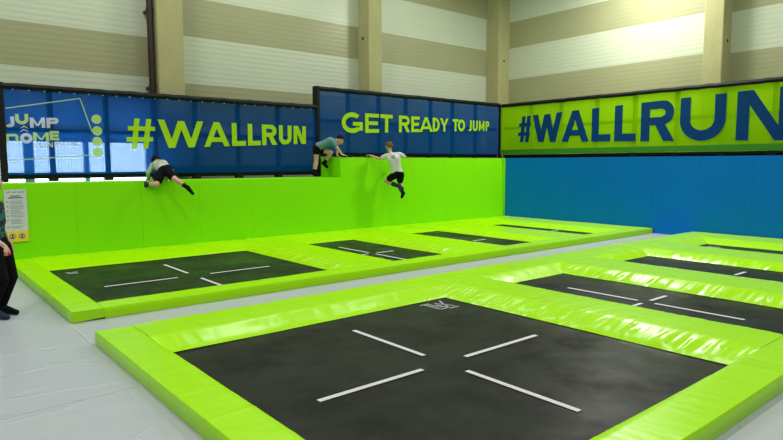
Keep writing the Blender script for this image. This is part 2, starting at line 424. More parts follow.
Q = .3  # ordinary wrinkle weight
def trampoline(row, k, label):
    """row A (along the green wall) or B; k = 0..3"""
    if row == 'A': yb, ysl, ym, yn, yo = -.092, -.42, -.99, -4.08, -4.403
    else: yb, ysl, ym, yn, yo = -5.30, -5.80, -6.05, -9.29, -9.63
    n_, f_ = NEARX[k], FARX[k]
    if row == 'A': n_ -= .01; f_ -= .04
    xa = XL if k == 0 else (FARX[k-1]-(.04 if row == 'A' else 0)) # left pad starts at the previous mat's far edge
    xend = XR if k == 3 else f_
    t = empty('trampoline', ((n_+f_)/2, (ym+yn)/2, 0), label, 'trampoline', 'trampolines in the row by the green wall' if row == 'A' else 'trampolines in the front row')
    # mat
    bm = BM(); gx, gy = 16, 16; g = []
    mx0, mx1, my0, my1 = n_-.02, f_+.02, yn-.12, ym+.02
    mx0 -= 0
    for i in range(gx+1):
        g.append([bm.verts.new((mx0+(mx1-mx0)*i/gx, my0+(my1-my0)*j/gy, MZ - .006*sin(pi*i/gx)*sin(pi*j/gy))) for j in range(gy+1)])
    for i in range(gx):
        for j in range(gy): bm.faces.new((g[i][j], g[i+1][j], g[i+1][j+1], g[i][j+1]))
    res = bmesh.ops.extrude_face_region(bm, geom=bm.faces[:])
    for v in res['geom']:
        if isinstance(v, bmesh.types.BMVert): v.co.z = .002
    mt = obj('jumping_mat', bm, M_MAT, t)
    # printed cross
    cx = (mx0+mx1)/2 + (0 if k == 0 else -.02); cy = -7.70 if row == 'B' else -2.74
    if k == 0: cx = -9.96 if row == 'B' else -10.02
    elif k == 1: cx = -6.72 if row == 'B' else -6.80
    elif k == 2: cx = -4.29
    elif k == 3: cx = -1.72
    lx = (.24, 1.19) if k == 0 else (.10, .48)
    ly = (.24, 1.22) if k == 0 else (.10, 1.03)
    for s, (a, b) in ((1, lx), (-1, lx)):
        b2 = BM(); xx = sorted((cx+s*a, cx+s*b)); box(b2, xx[0], xx[1], cy-.022, cy+.022, MZ, MZ+.0035); obj('cross_mark', b2, M_WHITE, mt)
    for s, (a, b) in ((1, ly), (-1, ly)):
        yy = sorted((cy+s*a, cy+s*b))
        if yy[0] < my0+.03: yy[0] = my0+.03
        b2 = BM(); box(b2, cx-.022, cx+.022, yy[0], yy[1], MZ, MZ+.0035); obj('cross_mark', b2, M_WHITE, mt)
    # maker's mark
    if (row, k) in (('B', 0), ('B', 3), ('A', 0)):
        b2 = BM()
        if (row, k) == ('B', 0): ox, oy = -8.66, -6.30
        elif (row, k) == ('B', 3): ox, oy = -1.5, -6.30
        else: ox, oy = -11.31, -1.37
        def seg(x0, y0, x1, y1, w=.012):
            a = Vector((ox+x0, oy+y0, 0)); b = Vector((ox+x1, oy+y1, 0)); d = (b-a).normalized(); s = Vector((-d.y, d.x, 0))*w
            vs = [b2.verts.new(Vector((p.x, p.y, MZ+zq))) for zq in (.001, .004) for p in (a-s, a+s, b+s, b-s)]
            for f in ((0,1,2,3),(7,6,5,4),(0,4,5,1),(1,5,6,2),(2,6,7,3),(3,7,4,0)): b2.faces.new([vs[i] for i in f])
        # a U and an X joined in a squared monogram
        S = .92 if row == 'B' else .45
        if row == 'B' and k: S = .6
        for q in ((-.10,.14,-.10,-.14),(-.10,-.14,.02,-.14),(.02,-.14,.02,.06),(-.04,.14,-.04,-.06),(-.04,-.06,.02,-.06),(.05,.12,.16,-.12),(.16,.12,.05,-.12),(-.16,.15,-.02,.15),(.02,-.17,.18,-.17),(.16,.12,.20,.18)):
            seg(*[S*c for c in q])
        obj('maker_mark', b2, M_PRINT, mt)
    # pads
    d0 = .0022
    seed = k*3.1 + (11 if row == 'B' else 0)
    slope_run = .34
    # left (camera side) pad: runs along y
    if k == 0:
        pr = [(xa, d0, .0), (xa-.003, .055, .5), (xa, .110, .4), (xa+.008, PZ, .25), (n_-.02, PZ, Q), (n_, PZ-.01, Q), (n_+.02, MZ+.004, .5)]
        bm = pad_strip('y', yo+.002, yb-.002 if row == 'B' else yb-.01, pr, seed=seed, amp=.004)
        obj('side_pad', bm, M_PAD, t, smooth=True)
    else:
        sr = slope_run if k == 1 else .30
        pr = [(xa+.004, MZ+.006, .05), (xa+.05, MZ+.030, 1.2), (xa+sr*.5, (PZ+MZ)/2+.012, 2.3), (xa+sr, PZ, .5), ((xa+sr+n_)/2, PZ+.004, Q), (n_-.02, PZ, Q), (n_, PZ-.01, Q), (n_+.02, MZ+.004, .5)]
        bm = pad_strip('y', yn+.0, ysl+.12 if row == 'A' else ysl-.0, pr, seed=seed, amp=.006,
                       miter=None)
        obj('cross_pad', bm, M_PAD, t, smooth=True)
    # far pad along x, sloping down to the mat
    x0 = xa + .003 if k else n_ - .02
    x0 = n_ - .005 if k == 0 else xa - .0
    x1 = f_ if k < 3 else XR
    fs = (f_ + .34) if k < 3 else XR
    bw = 1.9 if row == 'A' else (.55 if k == 0 else 1.1)
    pr = [(ym-.004, MZ+.006, .05), (ym+.04, MZ+.028, bw*.5), ((ym+ysl)/2, (PZ+MZ)/2+(.003 if bw < 1 else .014), bw), (ysl, PZ, .5), ((ysl+yb)/2, PZ+.003, Q), (yb-.012, PZ, Q), (yb, PZ-.015, .2), (yb, d0, .0)]
    a0 = n_ + .0 if k == 0 else n_-.0
    def mit_far(tt):
        f = max(0, min(1, (tt-ym)/(ysl-ym)))
        lo = (NEARX[k]-.35 if k else n_-.0) if k else n_-.005
        lo = n_ if k == 0 else FARX[k-1]+.34*f+.002
        hi = (f_+.34*f) if k < 3 else XR
        return lo, hi
    bm = pad_strip('x', x0, x1, pr, seed=seed+1, amp=.006 if row == 'B' else .005, miter=mit_far)
    obj('back_pad', bm, M_PAD, t, smooth=True)
    # near pad along x
    pr = [(yo, d0, .0), (yo-.003, .06, .4), (yo, .110, .3), (yo+.008, PZ, .25), (yn-.02, PZ, Q), (yn, PZ-.01, Q), (yn+.02, MZ+.004, .5)]
    xs0 = n_+.001 if k == 0 else FARX[k-1]-(.04 if row == 'A' else 0)+.001
    bm = pad_strip('x', xs0, f_ if k < 3 else XR, pr, seed=seed+2, amp=.004)
    obj('front_pad', bm, M_PAD, t, smooth=True)
    if k == 3:
        pr = [(f_+.004, MZ+.006, .05), (f_+.15, (PZ+MZ)/2+.012, 2.0), (f_+.30, PZ, .5), (XR-.01, PZ, Q), (XR, d0, 0)]
        bm = pad_strip('y', yn+.004, ysl, pr, seed=seed+2.5, amp=.005)
        obj('side_pad', bm, M_PAD, t, smooth=True)
LA = ['large trampoline by the green wall, nearest the white rules sign',
      'second trampoline from the sign along the green wall, a narrow black bed',
      'third trampoline from the sign along the green wall, right of the jumping child',
      'narrow trampoline in the corner between the green wall and the blue wall']
LB = ['largest trampoline in the foreground with a white cross and a maker mark on its mat',
      'narrow trampoline right behind the large foreground bed, its white cross showing',
      'narrow trampoline in the front row, third bed back from the camera',
      'narrow trampoline in the front row, last bed against the blue wall']
for k in range(4): trampoline('A', k, LA[k])
for k in range(4): trampoline('B', k, LB[k])

# floor seam welts
def welt(pts, name, label):
    bm = BM()
    for a, b in zip(pts[:-1], pts[1:]): tube(bm, (*a, .0015), (*b, .0015), .0075, n=8)
    tag(obj(name, bm, M_SEAM), label, 'floor seam', 'seams of the grey floor mats')
welt([(-11.965, -4.42), (-11.965, -5.29)], 'floor_seam', 'pale seam crossing the grey strip between the two trampoline rows')

for i, (ya, yb, xa, xb) in enumerate(((-6.78, -6.60, -18, -11.97), (-5.30, -5.16, -18, -12.0), (-8.25, -8.1, -18, -11.97), (-9.66, -9.75, -9.4, -.02))):
    bm = BM()
    for q in range(24):
        f0, f1 = q/24, (q+1)/24; y0 = ya+(yb-ya)*f0; y1 = ya+(yb-ya)*f1
        tube(bm, (xa+(xb-xa)*f0, y0, -.001), (xa+(xb-xa)*f1, y1, -.001), .006, n=8)
    tag(obj('trim_%d' % (i+1), bm, M_FLOOR), kind='structure')

# ------------------------------------------------------------------ lettering
def glyph(ch, w, h, t):
    P = []
    def q(*p): P.append(list(p))
    def rect(x0, z0, x1, z1): q((x0,z0),(x1,z0),(x1,z1),(x0,z1))
    def dg(x0, z0, x1, z1, tw): q((x0,z0),(x0+tw,z0),(x1+tw,z1),(x1,z1))
    def arc(cx, cz, rx, rz, a0, a1, n=12, tt=None):
        tt = tt or t
        for i in range(n):
            a = radians(a0+(a1-a0)*i/n); b = radians(a0+(a1-a0)*(i+1)/n)
            q((cx+rx*cos(a), cz+rz*sin(a)), (cx+rx*cos(b), cz+rz*sin(b)), (cx+(rx-tt)*cos(b), cz+(rz-tt)*sin(b)), (cx+(rx-tt)*cos(a), cz+(rz-tt)*sin(a)))
    if ch == '#':
        s = .14*w; b = t*.72
        dg(w*.16, 0, w*.16+s, h, b); dg(w*.56, 0, w*.56+s, h, b)
        rect(0, h*.24, w*.92, h*.24+b*.85); rect(w*.07, h*.60, w, h*.60+b*.85)
    elif ch == 'W':
        tw = t*1.02; x = (w-tw)/4
        dg(x*1.0, 0, 0, h, tw); dg(x*1.0, 0, x*2, h*.98, tw); dg(x*3, 0, x*2, h*.98, tw); dg(x*3, 0, x*4, h, tw)
    elif ch == 'M':
        rect(0, 0, t, h); rect(w-t, 0, w, h); m = w/2
        q((0,h),(t*.9,h),(m+t*.35,h*.18),(m-t*.35,h*.18)); q((w,h),(w-t*.9,h),(m-t*.35,h*.18),(m+t*.35,h*.18))
    elif ch == 'A':
        tw = t*1.05
        q((0,0),(tw,0),(w/2+tw*.45,h),(w/2-tw*.5,h)); q((w,0),(w-tw,0),(w/2-tw*.45,h),(w/2+tw*.5,h)); rect(w*.24, h*.19, w*.76, h*.19+t*.8)
    elif ch == 'L': rect(0,0,t,h); rect(t,0,w,t*.9)
    elif ch == 'E': rect(0,0,t,h); rect(t,0,w,t*.86); rect(t,h-t*.86,w,h); rect(t,h/2-t*.42,w*.92,h/2+t*.42)
    elif ch == 'F': rect(0,0,t,h); rect(t,h-t*.86,w,h); rect(t,h/2-t*.42,w*.9,h/2+t*.42)
    elif ch == 'T': rect(w/2-t/2,0,w/2+t/2,h-t*.9); rect(0,h-t*.9,w,h)
    elif ch == 'N': rect(0,0,t,h); rect(w-t,0,w,h); q((t,h),(t*.05+0,h),(w-t,0),(w-.05*t,0)) if False else q((t*.2,h),(t*1.25,h),(w-t*.2,0),(w-t*1.25,0))
    elif ch == 'U':
        r = w/2; rect(0,r*.95,t,h); rect(w-t,r*.95,w,h); arc(r, r*.95, r, r*.95, 180, 360, 18)
    elif ch == 'J':
        r = w*.5; rect(w-t,r*.8,w,h); arc(w-r, r*.8, r, r*.8, 215, 360, 12)
    elif ch in 'RP':
        bh = h*.60; r = bh/2; rx = min(r, w*.5)
        rect(0,0,t,h); rect(t,h-t*.85,w-rx,h); rect(t,h-bh,w-rx,h-bh+t*.85)
        arc(w-rx, h-r, rx, r, -90, 90, 14, t*.92)
        if ch == 'R': q((w*.40,h-bh+t*.3),(w*.40+t*1.1,h-bh+t*.3),(w*1.04,0),(w*1.04-t*1.2,0))
    elif ch == 'D':
        rx = min(h/2, w*.62); rect(0,0,t,h); rect(t,0,w-rx,t*.85); rect(t,h-t*.85,w-rx,h); arc(w-rx,h/2,rx,h/2,-90,90,16,t*.92)
    elif ch == 'O': arc(w/2,h/2,w/2,h/2,0,360,28)
    elif ch == 'G':
        arc(w/2,h/2,w/2,h/2,48,318,24); rect(w*.52,h*.36,w,h*.36+t*.8); rect(w-t,h*.12,w,h*.44)
    elif ch == 'Y':
        m = w/2; rect(m-t/2,0,m+t/2,h*.46)
        q((0,h),(t*1.1,h),(m+t/2,h*.40),(m-t/2,h*.40)); q((w,h),(w-t*1.1,h),(m-t/2,h*.40),(m+t/2,h*.40))
    elif ch == 'K':
        rect(0,0,t,h); q((t*.8,h*.35),(t*.8,h*.62),(w-t*.9,h),(w,h)) ; q((w*.30,h*.45),(w*.30+t*.9,h*.62),(w,0),(w-t*1.1,0))
    elif ch == 'C': arc(w/2,h/2,w/2,h/2,50,310,24)
    elif ch == 'n':   # the open-bottomed D of the logo
        rect(0,0,t,h*.86); rect(w-t,0,w,h*.8); q((0,h-t),(0,h),(w*.8,h),(w,h*.78),(w-t,h-t))
    elif ch == '^': q((0,0),(w*.12,0),(w/2,h*.55),(w/2,h)) ; q((w,0),(w*.88,0),(w/2,h*.55),(w/2,h))
    return P
def wave(s, z): return .005*sin(s*1.9+z) + .004*sin(s*4.3+2*z+1)
def put(bm, polys, fmap, th=.002):
    for p in polys:
        ar = sum(p[i][0]*p[(i+1)%len(p)][1]-p[(i+1)%len(p)][0]*p[i][1] for i in range(len(p)))
        if ar < 0: p = p[::-1]
        try: bm.faces.new([bm.verts.new(fmap(u, v)) for u, v in p])
        except ValueError: pass
def letters(bm, plane, items, tfac):
    """items: (char, s0, s1, zb0, zt0, zb1, zt1): extents in the banner's own plane. plane 'x': along x facing -y; 'y': along -y facing -x"""
    for ch, s0, s1, zb, zt in items:
        w = abs(s1-s0); sg = 1 if s1 > s0 else -1
        zb0, zb1 = zb if isinstance(zb, tuple) else (zb, zb); zt0, zt1 = zt if isinstance(zt, tuple) else (zt, zt)
        h = (zt0+zt1-zb0-zb1)/2
        def fm(u, v, s0=s0, sg=sg, w=w, h=h, zb0=zb0, zb1=zb1, zt0=zt0, zt1=zt1):
            f = u/w; b = zb0+(zb1-zb0)*f; tt = zt0+(zt1-zt0)*f; z = b+(tt-b)*v/h; s = s0+sg*u
            if plane == 'x': return (s, BY - .012 + wave(s, z), z)
            return (BY - .012 + wave(s, z), s, z)
        put(bm, glyph(ch, w, h, h*tfac), fm)
BY = .80
def banner(plane, s0, s1, z0, z1, m, label, name='mesh_banner'):
    bm = BM(); n = max(8, int(abs(s1-s0)/.08)); g = []
    for i in range(n+1):
        s = s0+(s1-s0)*i/n; r = []
        for j in range(13):
            z = z0+(z1-z0)*j/12; c = wave(s, z)
            r.append(bm.verts.new((s, BY+c, z) if plane == 'x' else (BY+c, s, z)))
        g.append(r)
    for i in range(n):
        for j in range(12): bm.faces.new((g[i][j], g[i+1][j], g[i+1][j+1], g[i][j+1]))
    return tag(obj(name, bm, m, smooth=True), label, 'banner')

L_HASH_LEFT = [('#', -9.834, -9.304, (1.873, 1.896), (2.449, 2.447)), ('W', -9.252, -8.347, (1.898, 1.938), (2.447, 2.445)),
  ('A', -8.341, -7.788, (1.938, 1.963), (2.445, 2.443)), ('L', -7.737, -7.423, (1.965, 1.979), (2.443, 2.442)),
  ('L', -7.375, -7.078, (1.981, 1.994), (2.442, 2.441)), ('R', -7.04, -6.686, (1.996, 2.011), (2.441, 2.44)),
  ('U', -6.628, -6.313, (2.014, 2.027), (2.44, 2.439)), ('N', -6.263, -5.944, (2.03, 2.044), (2.439, 2.438))]
L_READY = [('G', -4.948, -4.314, (2.313, 2.34), (2.822, 2.821)), ('E', -4.24, -3.801, (2.343, 2.362), (2.821, 2.821)),
  ('T', -3.759, -3.364, (2.364, 2.381), (2.821, 2.82)), ('R', -3.157, -2.79, (2.39, 2.406), (2.82, 2.82)),
  ('E', -2.731, -2.436, (2.408, 2.421), (2.82, 2.819)), ('A', -2.441, -1.966, (2.421, 2.441), (2.819, 2.819)),
  ('D', -1.965, -1.705, (2.442, 2.457), (2.819, 2.818)), ('Y', -1.69, -1.355, (2.456, 2.472), (2.818, 2.818)),
  ('T', -1.19, -0.955, (2.473, 2.484), (2.818, 2.818)), ('O', -0.975, -0.69, (2.483, 2.497), (2.818, 2.817)),
  ('J', -0.57, -0.42, (2.501, 2.508), (2.817, 2.817)), ('U', -0.375, -0.165, (2.511, 2.522), (2.817, 2.817)),
  ('M', -0.115, 0.13, (2.523, 2.534), (2.817, 2.816)), ('P', 0.18, 0.34, (2.535, 2.542), (2.816, 2.816))]
L_HASH_RIGHT = [('#', 0.085, -0.36, (2.203, 2.193), (2.925, 2.939)), ('W', -0.418, -1.393, (2.192, 2.17), (2.941, 2.971)),
  ('A', -1.393, -2.212, (2.17, 2.152), (2.971, 2.997)), ('L', -2.29, -2.825, (2.15, 2.138), (2.999, 3.016)),
  ('L', -2.928, -3.494, (2.136, 2.123), (3.019, 3.037)), ('R', -3.614, -4.412, (2.121, 2.103), (3.041, 3.066)),
  ('U', -4.554, -5.543, (2.1, 2.078), (3.071, 3.102)), ('N', -5.76, -6.808, (2.073, 2.05), (3.108, 3.141))]
L_LOGO_W = [('J', -11.745, -11.605, (2.208, 2.213), (2.385, 2.392)), ('M', -11.38, -11.153, (2.213, 2.221), (2.384, 2.395)),
  ('P', -11.131, -10.945, (2.218, 2.225), (2.392, 2.401)), ('O', -11.537, -11.354, (1.946, 1.949), (2.121, 2.127)),
  ('^', -11.534, -11.403, (2.198, 2.202), (2.244, 2.249)), ('^', -11.536, -11.406, (2.145, 2.149), (2.189, 2.194))]
L_LOGO_G = [('U', -11.591, -11.399, (2.262, 2.269), (2.435, 2.445)), ('n', -11.739, -11.561, (1.967, 1.97), (2.099, 2.104)),
  ('M', -11.344, -11.105, (1.983, 1.988), (2.137, 2.144)), ('E', -11.093, -10.948, (2.009, 2.013), (2.169, 2.173))]
L_FUN = [('F', -11.33, -11.252, (1.874, 1.879), (1.961, 1.965)), ('U', -11.231, -11.152, (1.881, 1.886), (1.966, 1.97)),
  ('N', -11.13, -11.05, (1.887, 1.893), (1.971, 1.975)), ('P', -11.029, -10.948, (1.894, 1.9), (1.976, 1.981)),
  ('A', -10.927, -10.845, (1.901, 1.907), (1.982, 1.986)), ('R', -10.822, -10.739, (1.908, 1.914), (1.987, 1.991)),
  ('K', -10.718, -10.633, (1.915, 1.921), (1.993, 1.997))]
b1 = banner('x', -11.74, -5.64, 1.42, 2.865, M_BAN_B, 'long blue mesh banner printed #WALLRUN with a park logo at its left end')
def word(parent, name, plane, items, tf, m):
    bm = BM(); letters(bm, plane, items, tf); return obj(name, bm, m, parent)
word(b1, 'lettering', 'x', L_HASH_LEFT, .235, M_TXT_G)
word(b1, 'logo_lettering', 'x', L_LOGO_W[:1], .31, M_TXT_W); word(b1, 'logo_lettering', 'x', L_LOGO_W[1:3], .31, M_TXT_W); word(b1, 'logo_lettering', 'x', L_LOGO_W[3:4], .31, M_TXT_W)
for q in (4, 5): word(b1, 'logo_chevron', 'x', L_LOGO_W[q:q+1], .25, M_TXT_W)
for q in range(4): word(b1, 'logo_lettering', 'x', L_LOGO_G[q:q+1], .31, M_TXT_L)
word(b1, 'logo_subtitle', 'x', L_FUN, .24, M_TXT_W)
bm = BM()
def strip(bm, pts, w):
    for (xa, za), (xb, zb) in zip(pts[:-1], pts[1:]):
        d = Vector((xb-xa, zb-za)).normalized(); n = Vector((-d.y, d.x))*w; k = max(1, int(abs(xb-xa)/.1))
        for i in range(k):
            c = []
            for f, sg in ((i/k, -1), ((i+1)/k, -1), ((i+1)/k, 1), (i/k, 1)):
                x = xa+(xb-xa)*f+n.x*sg; z = za+(zb-za)*f+n.y*sg; c.append(bm.verts.new((x, BY-.012+wave(x, z), z)))
            bm.faces.new(c)
strip(bm, [(-11.72, 2.52), (-10.589, 2.755), (-10.415, 2.17)], .008)
obj('logo_outline', bm, M_TXT_L, b1); bm = BM()
strip(bm, [(-11.70, 1.661), (-10.434, 1.761)], .008)
obj('logo_outline', bm, M_TXT_L, b1)
for cx_, cz_ in ((-10.334, 2.402), (-10.33, 2.195), (-10.337, 2.005), (-10.339, 1.809)):
    bm = BM(); ring = [bm.verts.new((cx_+.083*cos(2*pi*i/24), BY-.013+wave(cx_, cz_), cz_+.083*sin(2*pi*i/24))) for i in range(24)]
    bm.faces.new(ring); c = obj('logo_badge', bm, M_TXT_L, b1)
    bm = BM()
    for i in range(16):
        a, b = 2*pi*i/16, 2*pi*(i+1)/16
        bm.faces.new([bm.verts.new((cx_+r*cos(t), BY-.016+wave(cx_, cz_), cz_+r*sin(t))) for r, t in ((.045, a), (.045, b), (.030, b), (.030, a))])
    obj('badge_ring', bm, M_TXT_G, c)
b2_ = banner('x', -5.58, .78, 1.85, 3.29, M_BAN_B, 'blue mesh banner printed GET READY TO JUMP')
for q0, q1 in ((0, 3), (3, 8), (8, 10), (10, 14)): word(b2_, 'lettering', 'x', L_READY[q0:q1], .225, M_TXT_G)
b3_ = banner('y', .76, -12.9, 1.84, 3.25, M_BAN_G, 'lime green mesh banner printed #WALLRUN in navy on the right wall')
word(b3_, 'lettering', 'y', L_HASH_RIGHT, .235, M_TXT_B)
bm = BM(); box(bm, BY-.009, BY-.004, -12.9, .74, 1.86, 1.99)  # darker strip coloured in for the rail showing through the mesh
o = obj('rail_show_strip', bm, mesh_vinyl('rail_show_through_green', (.07, .28, .02), .05, (.4, .8, .2), .2), b3_); o['label'] = 'darker green strip along the bottom edge, coloured as the rail behind showing through'

# ------------------------------------------------------------------ steel frames that carry the banners
def steel_frame(label, plane, posts, s0, s1, z0, ztop, rails, ends):
    c = ((s0+s1)/2, .9, z0) if plane == 'x' else (.9, (s0+s1)/2, z0)
    t = empty('banner_frame', c, label, 'frame')
    def P(s, y, z): return (s, y, z) if plane == 'x' else (y, s, z)
    for s in posts:
        bm = BM(); hw = .042
        if plane == 'x': box(bm, s-hw, s+hw, .86, .94, z0, ztop, bev=.006)
        else: box(bm, .86, .94, s-hw, s+hw, z0, ztop, bev=.006)
        p = obj('post', bm, M_BLACK, t)
        bm = BM()
        if plane == 'x': box(bm, s-.075, s+.075, .84, .96, z0, z0+.10, bev=.01)
        else: box(bm, .84, .96, s-.075, s+.075, z0, z0+.10, bev=.01)
        obj('post_foot', bm, M_BLACK, p)
    for s in ends:
        bm = BM()
        if plane == 'x': box(bm, s-.055, s+.055, .76, .95, z0, ztop+.02, bev=.01)
        else: box(bm, .76, .95, s-.055, s+.055, z0, ztop+.02, bev=.01)
        obj('end_post', bm, M_BLACK, t)
    for (z, r) in rails:
        bm = BM(); tube(bm, P(s0, .90, z), P(s1, .90, z), r, n=12)
        obj('rail', bm, M_BLACK, t, smooth=True)
    bm = BM()    # the laced top hem: slightly wavy dark sleeve
    n = int(abs(s1-s0)/.06); pr = None
    for i in range(n+1):
        s = s0+(s1-s0)*i/n; q = .010*noise.noise(Vector((s*5, 0, ztop)))
        ring = [bm.verts.new(P(s, .80+.055*cos(a), ztop-.035+q+.052*sin(a))) for a in [2*pi*k/8 for k in range(8)]]
        if pr:
            for k in range(8): bm.faces.new((pr[k], pr[(k+1)%8], ring[(k+1)%8], ring[k]))
        else: bm.faces.new(ring)
        pr = ring
    bm.faces.new(pr)
    obj('top_sleeve', bm, M_BLACK, t, smooth=True)
    return t
fr1 = steel_frame('black steel frame and rails behind the left #WALLRUN banner', 'x', [-11.05, -10.145, -9.302, -8.475, -7.547, -6.597], -11.77, -5.66, W1+.006, 2.925, [(2.17, .045), (1.40, .055)], [-11.79])
fr2 = steel_frame('black steel frame behind the GET READY TO JUMP banner', 'x', [-4.687, -3.734, -2.835, -1.94, -1.096, -.152], -5.60, .78, W2+.006, 3.35, [(2.60, .042), (1.82, .055)], [])
bm = BM(); box(bm, -5.65, -5.57, .76, .95, W1+.006, 3.37, bev=.01); obj('end_post', bm, M_BLACK, fr2)
fr3 = steel_frame('black steel frame behind the lime banner on the right', 'y', [-.288, -1.288, -2.375, -3.408, -4.435, -5.45, -6.454, -7.45, -8.45, -9.45, -10.45, -11.45, -12.45], .68, -12.95, W2+.006, 3.32, [(2.62, .042), (1.80, .055)], [])
bm = BM(); box(bm, .77, .86, .735, .82, W2+.006, 3.33, bev=.01); obj('end_post', bm, M_BLACK, fr3)
# dark padded valance under the banners
bm = BM(); box(bm, -9.25, -5.70, .95, 1.01, 1.42, 1.56, bev=.02)
tag(obj('rail_padding', bm, mat('slate_rail_padding', (.03, .05, .07), .5)), 'dark slate padding along the bottom rail of the left banner frame', 'padding')
# grommets of banner 1
gb = BM(); tube(gb, (-11.6, BY-.014, 2.84), (-11.6, BY-.006, 2.84), .014, n=10)
g0 = obj('grommet', gb, M_TXT_W, b1)
for i in range(1, 26):
    c = g0.copy(); link(c); c.parent = b1; c.location = (.232*i, 0, 0)
# safety net behind / in front of the left banner
bm = BM()
for i in range(int((11.72-5.68)/.052)):
    x = -11.70+.052*i; box(bm, x-.0025, x+.0025, .836, .839, 1.47, 2.85)
for j in range(27):
    z = 1.47+.052*j; box(bm, -11.72, -5.68, .836, .839, z-.0025, z+.0025)
tag(obj('safety_net', bm, M_NET), 'fine black square-mesh net stretched right behind the left blue banner', 'net')

# ------------------------------------------------------------------ rules sign on the wall
def sgn(u, v, dy=0):   # u 0..1 left to right, v 0..1 top to bottom
    xl = -11.923 + (-11.937+11.923)*v; xr = -11.621+(-11.626+11.621)*v
    z = 1.206+(.392-1.206)*v
    return Vector((xl+(xr-xl)*u, -LEAN*(1-(z-PZ)/(1.73-PZ)) - .028 - dy, z))
def quad(bm, u0, u1, v0, v1, dy, th=.002):
    a = [sgn(u, v, d) for d in (dy, dy-th) for u, v in ((u0, v0), (u1, v0), (u1, v1), (u0, v1))]
    vs = [bm.verts.new(c) for c in a]
    for f in ((0,1,2,3),(7,6,5,4),(0,4,5,1),(1,5,6,2),(2,6,7,3),(3,7,4,0)): bm.faces.new([vs[i] for i in f])
bm = BM(); quad(bm, 0, 1, 0, 1, 0, .012)
sign = tag(obj('rules_sign', bm, M_SIGN), 'white rules board with a yellow foot and two warning circles on the green wall', 'sign')
bm = BM(); quad(bm, 0, 1, .80, 1, .002); obj('yellow_band', bm, M_SIGNY, sign)
def stext(txt, u0, u1, v0, v1, m, name='sign_text', tf=.22):
    bm = BM(); n = len(txt); cw = (u1-u0)/n
    for i, ch in enumerate(txt):
        if ch == ' ': continue
        put(bm, glyph(ch, cw*.8, v1-v0, (v1-v0)*tf), lambda u, v, i=i: sgn(u0+cw*i+u, v1-v, .0035))
    obj(name, bm, m, sign)
stext('JUMP DOME', .10, .55, .035, .062, M_INK); stext('FUNPARK', .62, .92, .035, .062, M_INK)
bm = BM(); quad(bm, .28, .72, .115, .133, .002); quad(bm, .18, .84, .15, .168, .002); obj('sign_heading', bm, M_INK, sign)
rng = random.Random(5)
for g, (v, n) in enumerate(((.215, 3), (.305, 3), (.395, 3), (.485, 2), (.565, 4), (.70, 2))):
    bm = BM(); quad(bm, .09, .18, v+.005, v+.03, .002); obj('rule_icon', bm, M_INKG, sign)
    bm = BM()
    for k in range(n): quad(bm, .26, .26+rng.uniform(.4, .62), v+.026*k, v+.011+.026*k, .002)
    obj('rule_text', bm, M_INKG, sign)
for uc in (.29, .70):
    bm = BM()
    for r0_, r1_, mm, dy, nm in ((0, .128, M_INK, .004, 'warning_circle'), (0, .10, M_SIGN, .006, 'circle_field')):
        bm = BM(); bm.faces.new([bm.verts.new(sgn(uc+r1_*cos(2*pi*i/20), .895+r1_*.375*sin(2*pi*i/20), dy)) for i in range(20)]); obj(nm, bm, mm, sign)
    bm = BM()
    for i in range(20):
        a, b = 2*pi*i/20, 2*pi*(i+1)/20
        bm.faces.new([bm.verts.new(sgn(uc+r*cos(t), .895+r*.375*sin(t), .008)) for r, t in ((.118, a), (.118, b), (.094, b), (.094, a))])
    obj('red_ring', bm, M_INKR, sign)
    bm = BM(); ellip(bm, sgn(uc, .878, .0085), (.012, .001, .014)); tube(bm, sgn(uc-.03, .925, .0085), sgn(uc+.02, .885, .0085), .007, n=6); tube(bm, sgn(uc+.04, .925, .0085), sgn(uc+.0, .89, .0085), .006, n=6)
    obj('pictogram', bm, M_INK, sign)

# ------------------------------------------------------------------ people
def skin_mat(name, c):
    m, nt, b = new_mat(name); b.inputs['Base Color'].default_value = (*c, 1); b.inputs['Roughness'].default_value = .5
    b.inputs['Subsurface Weight'].default_value = .06; b.inputs['Subsurface Radius'].default_value = (.02, .01, .005); return m
M_SKIN = skin_mat('fair_skin', (.62, .36, .25))
M_EYE = mat('eye_white', (.75, .75, .72), .2); M_IRIS = mat('dark_iris', (.03, .02, .015), .2)
M_LIP = mat('lip_pink', (.45, .16, .13), .5)
M_HAIR1 = mat('brown_hair', (.15, .075, .03), .7, spec=.2, var=.4, vscale=60, bump=.5, bscale=90)
M_HAIR2 = mat('black_hair', (.006, .005, .005), .7, spec=.15, var=.4, vscale=60, bump=.5, bscale=90)
M_TEE_W = mat('white_tee_cloth', (.62, .64, .62), .85, bump=.3, bscale=14)
M_TEE_T = mat('teal_tee_cloth', (.10, .24, .25), .85, var=.15, vscale=15, bump=.3, bscale=14)
M_SHORT = mat('black_shorts_cloth', (.004, .004, .005), .85, spec=.12, bump=.3, bscale=14)
M_SOCKB = mat('navy_sock', (.008, .02, .07), .8)
M_SOCK = mat('black_sock', (.005, .005, .008), .85, spec=.15)
def pattern_mat(name, c1, c2, scale):
    m, nt, b = new_mat(name); b.inputs['Roughness'].default_value = .85
    g = N(nt, 'ShaderNodeNewGeometry'); nz = N(nt, 'ShaderNodeTexNoise'); nz.inputs['Scale'].default_value = scale; nz.inputs['Detail'].default_value = 1
    nt.links.new(g.outputs['Position'], nz.inputs['Vector'])
    cr = N(nt, 'ShaderNodeValToRGB'); cr.color_ramp.elements[0].position = .5; cr.color_ramp.elements[1].position = .56
    cr.color_ramp.elements[0].color = (*c1, 1); cr.color_ramp.elements[1].color = (*c2, 1)
    nt.links.new(nz.outputs['Fac'], cr.inputs[0]); nt.links.new(cr.outputs[0], b.inputs['Base Color']); return m
M_CAMO = pattern_mat('patterned_sleeve_cloth', (.55, .56, .52), (.25, .36, .20), 26)
